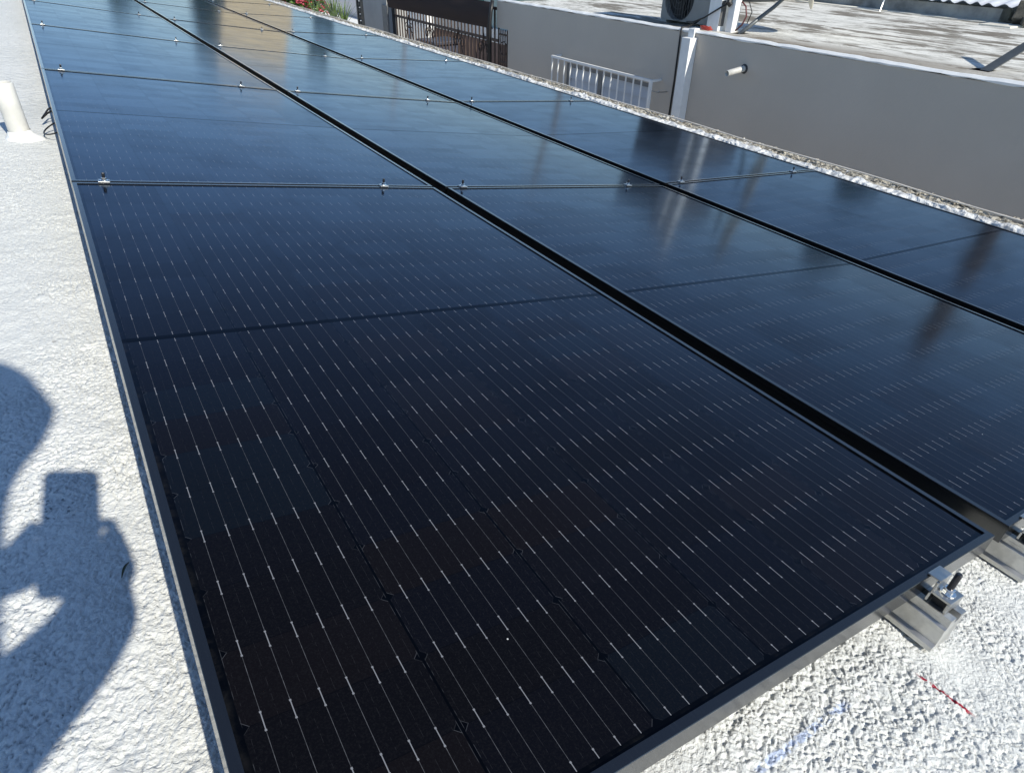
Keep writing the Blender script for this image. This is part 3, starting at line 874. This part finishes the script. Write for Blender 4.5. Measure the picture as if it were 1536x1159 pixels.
mb = MB()
mb.b2((-.035, gy0 - .40, 0), (.035, gy0 - .33, CZ - 1.28))
char = plain('charcoal_steel', (.035, .036, .038), .55, .2)
mb.build('gate_post', char, gt); mb = MB(); mb.b2((-.035, gy1, 0), (.035, gy1 + .07, CZ - .95)); mb.build('gate_post', char, gt)
mb = MB(); yb = gy0 - .31
while yb < gy0 - .02:
    mb.b2((-.008, yb - .007, .08), (.008, yb + .007, CZ - 1.29)); yb += .062
for z in (CZ - 1.36, CZ - 1.75, CZ - 2.15): mb.b2((-.011, gy0 - .33, z - .012), (.011, gy0 - .02, z + .012))
for zc in (CZ - 1.55, CZ - 1.95):
    mb.tube([(-.014, gy0 - .17 + .10 * math.cos(a * .5), zc + .10 * math.sin(a * .5)) for a in range(14)], .008, 5)
mb.build('side_leaf', iron, gt)
# shade cloth hung on the alley side, bulging, with a bowed near edge
def cloth():
    vs = []; fs = []; NY, NZ = 40, 10
    for i in range(NY + 1):
        for j in range(NZ + 1):
            u = i / NY; v = j / NZ
            y = -2.06 + (1.98 + 2.06) * u; ztop = CZ - .93; zbot = CZ - 1.29 - .03 * u
            z = ztop + (zbot - ztop) * v
            x = -.085 - .035 * math.sin(math.pi * v) - .008 * math.sin(u * 21 + v * 3)
            vs.append((x, y + .05 * math.sin(math.pi * v) * (1 - u), z))
    for i in range(NY):
        for j in range(NZ): fs.append((i * (NZ + 1) + j, i * (NZ + 1) + j + 1, (i + 1) * (NZ + 1) + j + 1, (i + 1) * (NZ + 1) + j))
    mb = MB(); mb.add(vs, fs)
    k = NT('brown_shade_cloth', rough=.9, spec=.1); c = k.coord()
    f_ = k.noise(k.map(c, (1, .25, 9)), 7, 4, .6)
    k.set('base', k.mix(f_, (.048, .036, .033), (.066, .050, .046)))
    o = mb.build('shade_cloth', k.m); sm = o.modifiers.new('thickness', 'SOLIDIFY'); sm.thickness = .004
    o.location = (WX + .05, 12.0, 0)
    o.modifiers[0].offset = 0
    return o
tag(cloth(), 'brown shade cloth stretched across the top of the iron gate', 'shade cloth')
cp = MB(); cp.tube([(WX - .07, 9.90, CZ - .90), (WX - .11, 9.885, CZ - 1.05), (WX - .125, 9.90, CZ - 1.25), (WX - .11, 9.93, CZ - 1.5), (WX - .07, 9.97, CZ - 1.9), (WX - .05, 10.0, CZ - 3.9)], .030, 8)
tag(cp.build('bowed_pole', black_rub, smooth=True), 'thick black bowed pole at the near end of the shade cloth', 'pole')
# pillar past the gate
pl = empty('gate_pillar', (WX, 14.75, 0), (0, 0, 0), 'grey rendered pillar beyond the far end of the gate', 'pillar')
mb = MB(); mb.b2((-.02, -.66, 0), (.42, .60, CZ - 1.05)); mb.build('pillar_body', plain('light_grey_render', (.36, .36, .35), .8, 0, .08, 2), pl)
mb = MB(); mb.b2((-.045, -.72, 0), (-.0225, -.46, CZ - 1.30)); mb.build('pillar_shade', plain('pillar_shade', (.16, .165, .17), .5, .3), pl)  # grey sheet painted in place of the narrow shade on the pillar
# decorative black panel with diamond cut-outs
ds = empty('diamond_screen', (WX + .15, 15.62, 0), (0, 0, 0), 'narrow black screen with diamond cutouts beside the grey pillar', 'screen')
mb = MB(); mb.b2((-.15, -.22, 1.2), (-.12, -.03, CZ - 1.1)); mb.b2((-.15, .13, 1.2), (-.12, .20, CZ - 1.1))
for i in range(10):
    z = CZ - 2.4 + i * .125; mb.box((-.135, .05, z), (.024, .075, .075), Matrix.Rotation(math.pi / 4, 3, 'X'))
mb.build('screen_plate', plain('black_steel', (.02, .02, .021), .5, .2), ds)
# yard behind the gate
yd = empty('yard_wall', (9.4, 14.5, 0), (0, 0, 0), 'pale green courtyard wall with brown base seen through the gate', 'wall')
mb = MB(); mb.b2((0, -5.0, 2.0005), (.15, 8, CZ - .9)); mb.build('upper_wall', plain('pale_green_paint', (.44, .52, .46), .8, 0, .25, 1.2), yd)
mb = MB(); mb.b2((-.06, -5.0, 0), (.15, 8, 1.70)); mb.build('brown_base', plain('brown_paint', (.20, .135, .115), .8, 0, .15, 2), yd)
mb = MB(); mb.b2((-.08, -5.0, 1.7005), (.15, 8, 2.0)); mb.build('white_band', white_paint, yd)
gsm = plain('green_shutter', (.10, .27, .19), .6)
for y in (-1.0, 1.6, 4.2):
    mb = MB(); mb.b2((-.02, y, 2.15), (-.0005, y + 1.1, CZ - 1.15)); mb.build('shutter', gsm, yd)
bn = empty('dark_bin', (7.9, 15.6, 0), (0, 0, .1), 'dark blue bin standing behind the far part of the gate', 'bin')
mb = MB(); mb.prism([(-.35, -.3), (.35, -.3), (.38, .34), (-.38, .34)], 0, 1.75, 'z'); mb.build('bin_body', plain('bin_blue', (.05, .055, .08), .5), bn, bevel=.03)
mb = MB(); mb.b2((-.42, -.36, 1.751), (.42, .40, 1.83)); mb.build('bin_lid', plain('bin_lid_blue', (.045, .05, .07), .5), bn, bevel=.02)

# ------------------------------------------------------------------ planter and plants beyond the gate
plw = empty('planter', (6.9, 20.5, 0), (0, 0, 0), 'long white planter wall holding flowers beyond the gate', 'planter')
mb = MB(); mb.b2((-.9, -2.6, 0), (-.72, 9, CZ - 2.22)); mb.b2((-.72, -2.6, 0), (1.2, -2.42, CZ - 2.22)); mb.b2((-.72, -2.4195, 0), (1.2, 9, CZ - 2.28)); mb.build('planter_box', white_paint, plw)
bw = MB(); bw.b2((8.2, 16.9, 0), (8.4, 29, CZ - 1.35)); tag(bw.build('white_wall', white_paint), 'sunlit white wall behind the spiky plants', 'wall')
def leaf_mat(name, a, b, sc=9):
    k = NT(name, rough=.45, spec=.4); c = k.coord()
    k.set('base', k.mix(k.ramp(k.noise(c, sc, 4, .7), .35, .65), a, b))
    return k.m
gleaf = leaf_mat('garden_leaf', (.030, .070, .016), (.11, .20, .035))
def leaves(mb, rng, c, rad, n, size, flat=.5):
    for _ in range(n):
        while True:
            p = Vector((rng.uniform(-1, 1), rng.uniform(-1, 1), rng.uniform(-1, 1)))
            if p.length < 1: break
        q = Vector(c) + Vector((p.x * rad[0], p.y * rad[1], p.z * rad[2]))
        R = Matrix.Rotation(rng.uniform(0, 6.28), 3, 'Z') @ Matrix.Rotation(rng.uniform(-1.1, 1.1), 3, 'X') @ Matrix.Rotation(rng.uniform(-.6, .6), 3, 'Y')
        s = size * rng.uniform(.6, 1.3)
        vs = [R @ Vector(v) * s + q for v in ((-.5, 0, 0), (-.1, -.26, .05), (.5, 0, 0), (-.1, .26, .05))]
        mb.add(vs, [(0, 1, 2, 3)])
def bush(name, base, h, r, label, n, size, fl=None, seed=1, cat='shrub'):
    rng = random.Random(seed)
    root = empty(name, base, (0, 0, rng.uniform(0, 6)), label, cat, 'plants in the white planter')
    mb = MB()
    for _ in range(7): leaves(mb, rng, (rng.uniform(-.5, .5) * r, rng.uniform(-.5, .5) * r, h * rng.uniform(.28, .75)), (r * .55, r * .55, h * .3), n // 7, size)
    mb.build('foliage', gleaf, root, fix=False)
    st = MB()
    for _ in range(6):
        st.tube([(0, 0, 0), (rng.uniform(-.2, .2) * r, rng.uniform(-.2, .2) * r, h * .4), (rng.uniform(-.6, .6) * r, rng.uniform(-.6, .6) * r, h * .8)], [.015, .01, .005], 5)
    st.build('stems', plain('stem_brown', (.09, .065, .04), .8), root)
    if fl:
        fm = MB()
        for _ in range(fl):
            c = (rng.uniform(-.9, .9) * r, rng.uniform(-.9, .9) * r, h * rng.uniform(.15, .8))
            leaves(fm, rng, c, (.11, .11, .09), 44, .085)
        fm.build('blossoms', leaf_mat('red_blossom', (.50, .03, .06), (.62, .16, .20), 14), root, fix=False)
def spiky(base, n, L, label, seed, wd=.03):
    rng = random.Random(seed)
    root = empty('spiky_plant', base, (0, 0, 0), label, 'plant', 'plants in the white planter')
    mb = MB()
    for _ in range(n):
        a = rng.uniform(0, 6.283); lean = rng.uniform(.12, .75); l = L * rng.uniform(.6, 1.1)
        d = Vector((math.cos(a), math.sin(a), 0)); s_ = Vector((-d.y, d.x, 0)); vs = []
        for i in range(6):
            t = i / 5; p = d * (l * lean * t * (.6 + .5 * t)) + Vector((0, 0, l * t * (1 - .35 * lean * t))); ww = wd * (1 - t) ** .7 + .001
            vs += [p - s_ * ww, p + s_ * ww + Vector((0, 0, .004))]
        mb.add(vs, [(i * 2, i * 2 + 1, i * 2 + 3, i * 2 + 2) for i in range(5)])
    mb.build('blades', leaf_mat('blade_leaf', (.035, .06, .02), (.13, .20, .05), 6), root, fix=False)
    mb = MB(); mb.tube([(0, 0, -.02), (0, 0, .10)], [.07, .05], 8); mb.build('crown_base', plain('stem_brown_b', (.09, .065, .04), .8), root)
pz = CZ - 2.28
bush('flowering_shrub', (6.85, 21.9, pz), 1.0, .6, 'shrub with red blossoms in the middle of the planter', 1500, .13, 34, 2)
bush('flowering_shrub', (6.85, 24.0, pz), 1.0, .8, 'shrub with pinkish red blossoms, farther along the planter', 1500, .13, 38, 3)
bush('leafy_shrub', (6.8, 26.6, pz), 1.1, 1.1, 'dark leafy shrub at the far end of the planter', 1900, .15, None, 4)
spiky((6.75, 21.0, pz), 11, 1.25, 'tall grassy plant rising between the red flowers and the white wall', 5)
spiky((6.75, 23.0, pz), 9, 1.2, 'tall grassy plant between the two flowering shrubs', 6)
spiky((6.8, 19.7, pz), 34, .85, 'spiky dark plant in front of the white wall', 7, .028)
spiky((6.7, 18.7, pz), 34, .80, 'spiky dark plant at the near end of the planter', 8, .03)

# ------------------------------------------------------------------ beyond the roof: what the panels mirror
tw = empty('cream_building', (11.6, 45, 0), (0, 0, 0), 'tall cream rendered building beyond the far end of the roof', 'building')
mb = MB(); mb.b2((-1.9, 0, 0), (1.85, 6, CZ + 2.5)); mb.build('wall', plain('cream_render', (.97, .68, .36), .85, 0, .05, .6), tw)
mb = MB(); mb.b2((-2.0, -.12, CZ + 2.501), (1.95, 6.1, CZ + 2.70)); mb.build('roof_slab', plain('slab_grey', (.42, .41, .38), .8), tw)
tgreen = leaf_mat('tree_leaf', (.030, .055, .016), (.085, .13, .03), 1.5)
bark = plain('bark', (.12, .09, .065), .9, 0, .3, 5)
def tree(base, h, rad, label, seed, n=2600, size=.28):
    rng = random.Random(seed)
    root = empty('tree', base, (0, 0, 0), label, 'tree', 'trees beyond the roof')
    t = MB(); th_ = h * .55
    t.tube([(0, 0, 0), (.1, .05, th_ * .5), (.05, .1, th_), (.0, .0, h * .8)], [.16, .13, .09, .03], 8)
    for _ in range(7):
        a = rng.uniform(0, 6.28); t.tube([(.05, .08, th_ * rng.uniform(.6, 1)), (rad * .4 * math.cos(a), rad * .4 * math.sin(a), h * .7), (rad * .75 * math.cos(a), rad * .75 * math.sin(a), h * rng.uniform(.7, .92))], [.06, .04, .015], 6)
    t.build('trunk', bark, root)
    c = MB()
    for _ in range(16):
        a = rng.uniform(0, 6.28); rr_ = rad * rng.uniform(.1, .75)
        leaves(c, rng, (rr_ * math.cos(a), rr_ * math.sin(a), h * rng.uniform(.55, .9)), (rad * .38, rad * .38, h * .13), n // 16, size)
    c.build('crown', tgreen, root, fix=False)
tree((8.4, 43, 0), 5.8, .8, 'bushy tree left of the cream building', 11)
tree((4.5, 42, 0), 5.6, 1.1, 'round tree beyond the far end of the left column', 12)
tree((13.9, 41, 0), 5.6, .7, 'slim tree right of the cream building', 13)
tree((15.0, 8.2, 0), 4.9, .75, 'tree behind the stained flat roof', 14)
def pole(x, y, h, r, label, mat_):
    mb = MB(); mb.tube([(0, 0, 0), (0, 0, h * .5), (0, 0, h)], [r * 1.15, r, r * .85], 10)
    root = empty('utility_pole', (x, y, 0), (0, 0, 0), label, 'pole', 'poles around the house')
    mb.build('shaft', mat_, root, smooth=True)
    mb = MB(); mb.box((0, 0, h - .5), (1.2, .09, .11))
    for s_ in (-.5, .5): mb.tube([(s_, 0, h - .44), (s_, 0, h - .30)], .035, 8)
    mb.build('crossarm', mat_, root)
pole(12.9, 27.9, CZ + 1.6, .10, 'pale concrete pole beyond the gate', plain('pole_concrete', (.45, .44, .42), .8))
pole(15.6, 20.5, CZ + 2.4, .10, 'thin grey pole behind the courtyard wall', plain('pole_grey', (.28, .27, .26), .8))
pole(12.2, 4.35, CZ + 1.15, .15, 'dark wooden pole behind the shed', plain('pole_wood', (.10, .075, .058), .85))
tk = empty('added_tank', (9.9, 9.35, CZ - .905), (0, 0, 0), 'added dark tank out of view, its mirror image darkens the panels', 'added tank')  # added out of view, only for the dark reflection it gives the panels
mb = MB(); mb.tube([(0, 0, 0), (0, 0, 1.05), (0, 0, 1.22), (0, 0, 1.28)], [.62, .62, .45, .2], 28)
mb.v = [(v[0], v[1] - .75, v[2]) for v in mb.v]; mb.build('tank_body', plain('tank_grey', (.07, .075, .08), .6), tk, smooth=True)
mb = MB(); mb.tube([(0, -.75, 1.285), (0, -.75, 1.35)], .18, 16); mb.build('lid', plain('tank_lid', (.05, .05, .055), .6), tk)

# ------------------------------------------------------------------ the photographer, kneeling behind the lens (only the shadow reaches the picture)
def person():
    root = empty('person', (-.25, -.50, CZ + float(roofz(-.25))), (0, 0, 0), 'person in a dark shirt and trousers kneeling on the roof holding a phone', 'person')
    base = Vector((-.25, -.50, CZ + float(roofz(-.25))))
    J = {}; E = []
    def j(n, p, r): J[n] = (Vector((p[0], p[1], p[2] + CZ)) - base, r)
    def e(*ns):
        for a, b in zip(ns, ns[1:]): E.append((a, b))
    j('pelvis', (-.30, -.52, -.20), .125); j('belly', (-.26, -.50, -.06), .12); j('chest', (-.20, -.46, .10), .135); j('upper', (-.165, -.43, .21), .10); j('neck', (-.066, -.408, .318), .054); j('skull0', (-.050, -.398, .375), .062)
    j('skull1', (-.030, -.382, .425), .100); j('skull2', (-.010, -.370, .475), .106); j('skull3', (-.006, -.364, .525), .076)
    e('pelvis', 'belly', 'chest', 'upper', 'neck', 'skull0', 'skull1', 'skull2', 'skull3')
    j('rs', (-.16, -.52, .19), .066); j('re', (-.250, -.262, -.11), .054); j('rm', (-.125, -.215, -.085), .052); j('rw', (-.012, -.165, -.062), .040); j('rp', (.004, -.100, -.056), .036)
    e('upper', 'rs', 're', 'rm', 'rw', 'rp')
    j('ls', (-.245, -.305, .19), .060); j('le', (-.36, -.10, -.08), .042); j('lm', (-.24, -.07, -.06), .034); j('lw', (-.135, -.055, -.045), .025); j('lp', (-.095, -.052, -.046), .027)
    e('upper', 'ls', 'le', 'lm', 'lw', 'lp')
    kz = float(roofz(-.3)) + .06
    j('rh', (-.255, -.59, -.235), .092); j('rk', (-.10, -.46, kz), .060); j('ra', (-.43, -.72, kz + .0), .042); j('rt', (-.52, -.79, kz - .02), .030)
    j('lh', (-.355, -.46, -.235), .092); j('lk', (-.22, -.30, kz), .060); j('la', (-.55, -.56, kz), .042); j('lt', (-.64, -.63, kz - .02), .030)
    e('pelvis', 'rh', 'rk', 'ra', 'rt'); e('pelvis', 'lh', 'lk', 'la', 'lt')
    # fingers: right hand round the lower phone, left hand steadying its left edge
    def finger(hand, k, p0, p1, p2, p3, r):
        ns = [f'{hand}{k}{i}' for i in range(4)]
        for n_, p in zip(ns, (p0, p1, p2, p3)): j(n_, p, r); r *= .93
        e(hand, *ns)
    for k, (z, l) in enumerate(((-.030, 1.0), (-.049, 1.08), (-.068, 1.0), (-.086, .82))):
        finger('rp', k, (.012, -.088, z), (.010 + .014 * l, -.070, z + .002), (.012 + .012 * l, -.052, z + .003), (.006, -.046, z + .003), .0085)
    finger('rp', 9, (-.006, -.082, -.032), (-.012, -.068, -.012), (-.010, -.055, .002), (-.006, -.045, .010), .0098)
    for k, (z, l) in enumerate(((-.026, 1.0), (-.043, 1.06), (-.060, .98), (-.076, .80))):
        finger('lp', k, (-.084, -.040, z), (-.070, -.028, z), (-.056, -.024, z), (-.056 + .012 * l, -.022 + (z + .05) * .4, z), .0083)
    finger('lp', 9, (-.090, -.058, -.028), (-.076, -.056, -.010), (-.060, -.050, .000), (-.048, -.044, .006), .0096)
    names = list(J)
    me = bpy.data.meshes.new('body_rig')
    me.from_pydata([J[n_][0] for n_ in names], [(names.index(a), names.index(b)) for a, b in E], [])
    tmp = bpy.data.objects.new('body_rig', me); COL.objects.link(tmp)
    sk = tmp.modifiers.new('skin', 'SKIN'); sk.use_smooth_shade = True
    for i, n_ in enumerate(names):
        r = J[n_][1]; me.skin_vertices[0].data[i].radius = (r, r)
        me.skin_vertices[0].data[i].use_root = (n_ == 'pelvis')
    sb = tmp.modifiers.new('sub', 'SUBSURF'); sb.levels = 2; sb.render_levels = 2
    dg = bpy.context.evaluated_depsgraph_get()
    bm_ = bpy.data.meshes.new_from_object(tmp.evaluated_get(dg))
    bpy.data.objects.remove(tmp)
    # clothes colour by region of the one continuous body
    k = NT('skin_and_clothes', rough=.7); c = k.coord(); x, y, z = k.xyz(c)
    skinc, shirt, trous = (.36, .21, .14), (.05, .07, .12), (.07, .075, .085)
    zr_ = float(roofz(-.25))
    hz = k.math('GREATER_THAN', z, .31 - zr_)                       # neck and head
    arm = k.math('MULTIPLY', k.math('GREATER_THAN', y, .50 - .27), k.math('LESS_THAN', z, .03 - zr_))                      # forearms and hands, forward of the elbow
    low = k.math('LESS_THAN', z, -.14 - zr_)
    b = k.mix(low, shirt, trous); b = k.mix(k.math('MAXIMUM', hz, k.math('MULTIPLY', arm, k.math('GREATER_THAN', z, -.20 - zr_))), b, skinc)
    k.set('base', b); k.bump(k.noise(c, 30, 3), .004)
    body = link_mesh('body', bm_, k.m, root)
    # hair cap, ears, nose, eyes, mouth on the head, facing the phone
    hc = Vector((-.020, -.374, .462 + CZ)) - base
    fdir = Vector((.22, .86, -.42)).normalized(); side = fdir.cross(Vector((0, 0, 1))).normalized(); upv = side.cross(fdir)
    def HP(a, b_, c_): return hc + side * a + upv * b_ + fdir * c_
    mb = MB(); vs = []; fs = []; nr, nq = 9, 22
    for i_ in range(nr + 1):
        ph = i_ / nr * 1.75
        for q in range(nq):
            a = 2 * math.pi * q / nq; rr_ = .104
            fr_ = math.cos(a) > .25 and ph > 1.15
            ph2 = 1.15 if fr_ else ph
            vs.append(HP(rr_ * .86 * math.sin(ph2) * math.sin(a), rr_ * 1.12 * math.cos(ph2), rr_ * 1.02 * math.sin(ph2) * math.cos(a)))
    for i_ in range(nr):
        for q in range(nq): fs.append((i_ * nq + q, i_ * nq + (q + 1) % nq, (i_ + 1) * nq + (q + 1) % nq, (i_ + 1) * nq + q))
    mb.add(vs, fs); mb.build('hair', plain('dark_hair', (.02, .016, .013), .6), root, smooth=True)
    mb = MB(); mb.tube([HP(0, .012, .094), HP(0, -.018, .114), HP(0, -.026, .104)], [.008, .013, .008], 8)
    skm = plain('skin', (.36, .21, .14), .6)
    mb.build('nose', skm, root, smooth=True)
    for s_ in (-1, 1):
        mb = MB(); mb.tube([HP(s_ * .090, .02, 0), HP(s_ * .097, .0, -.006), HP(s_ * .090, -.03, .0)], [.010, .013, .007], 8); mb.build('ear', skm, root, smooth=True)
    em = plain('eye', (.05, .04, .035), .2)
    for s_ in (-1, 1):
        mb = MB(); mb.tube([HP(s_ * .032, .012, .084), HP(s_ * .032, .012, .099)], [.008, .006], 10); mb.build('eye', em, root)
    mb = MB(); mb.tube([HP(-.024, -.052, .084), HP(0, -.054, .095), HP(.024, -.052, .084)], [.004, .006, .004], 8); mb.build('mouth', plain('lips', (.32, .12, .10), .5), root, smooth=True)
    shm = plain('dark_shoe', (.03, .03, .032), .6)
    for a_, t_ in (('ra', 'rt'), ('la', 'lt')):
        a, b_ = J[a_][0], J[t_][0]; d_ = (b_ - a).normalized()
        mb = MB(); mb.tube([a, b_, b_ + d_ * .03 + Vector((0, 0, -.02)), b_ + d_ * .02 + Vector((0, 0, -.05))], [.050, .048, .046, .030], 12); mb.build('shoe', shm, root, smooth=True)
    # shirt sleeves and collar end cleanly
    slm = plain('shirt_navy', (.05, .07, .12), .85); mb = MB()
    a, b_ = J['rs'][0], J['re'][0]; mb.tube([a, a.lerp(b_, .35), a.lerp(b_, .62)], [.086, .080, .070], 14); mb.build('sleeve', slm, root, smooth=True); mb = MB()
    a, b_ = J['ls'][0], J['le'][0]; mb.tube([a, a.lerp(b_, .35), a.lerp(b_, .62)], [.084, .078, .068], 14)
    mb.build('sleeve', slm, root, smooth=True)
person()
# the phone in his hands, just behind the lens
ph = empty('phone', (0, 0, CZ), (0, 0, 0), 'black phone held up in both hands of the kneeling person', 'phone')
M3 = Matrix((rx, up, -fw)).transposed()
mb = MB(); c0 = Vector((0, 0, 0)) - fw * .018 - up * .045
tx = M3 @ Vector((1, 0, 0)); 
def rounded(wd, ht, r, n=6):
    p = []
    for cx_, cy_, a0 in ((wd - r, ht - r, 0), (-wd + r, ht - r, 90), (-wd + r, -ht + r, 180), (wd - r, -ht + r, 270)):
        for i in range(n + 1):
            a = math.radians(a0 + 90 * i / n); p.append((cx_ + r * math.cos(a), cy_ + r * math.sin(a)))
    return p
mb.prism(rounded(.0365, .075, .010), -.0040, .0040, 'z')
mb.v = [tuple(M3 @ Vector(v) + c0) for v in mb.v]
mb.build('phone_case', plain('phone_black', (.02, .02, .022), .4), ph)
mb = MB(); mb.prism(rounded(.033, .070, .007), .0042, .0048, 'z'); mb.v = [tuple(M3 @ Vector(v) + c0) for v in mb.v]
mb.build('screen', NT('phone_glass', base=(.01, .01, .012), rough=.08).m, ph)
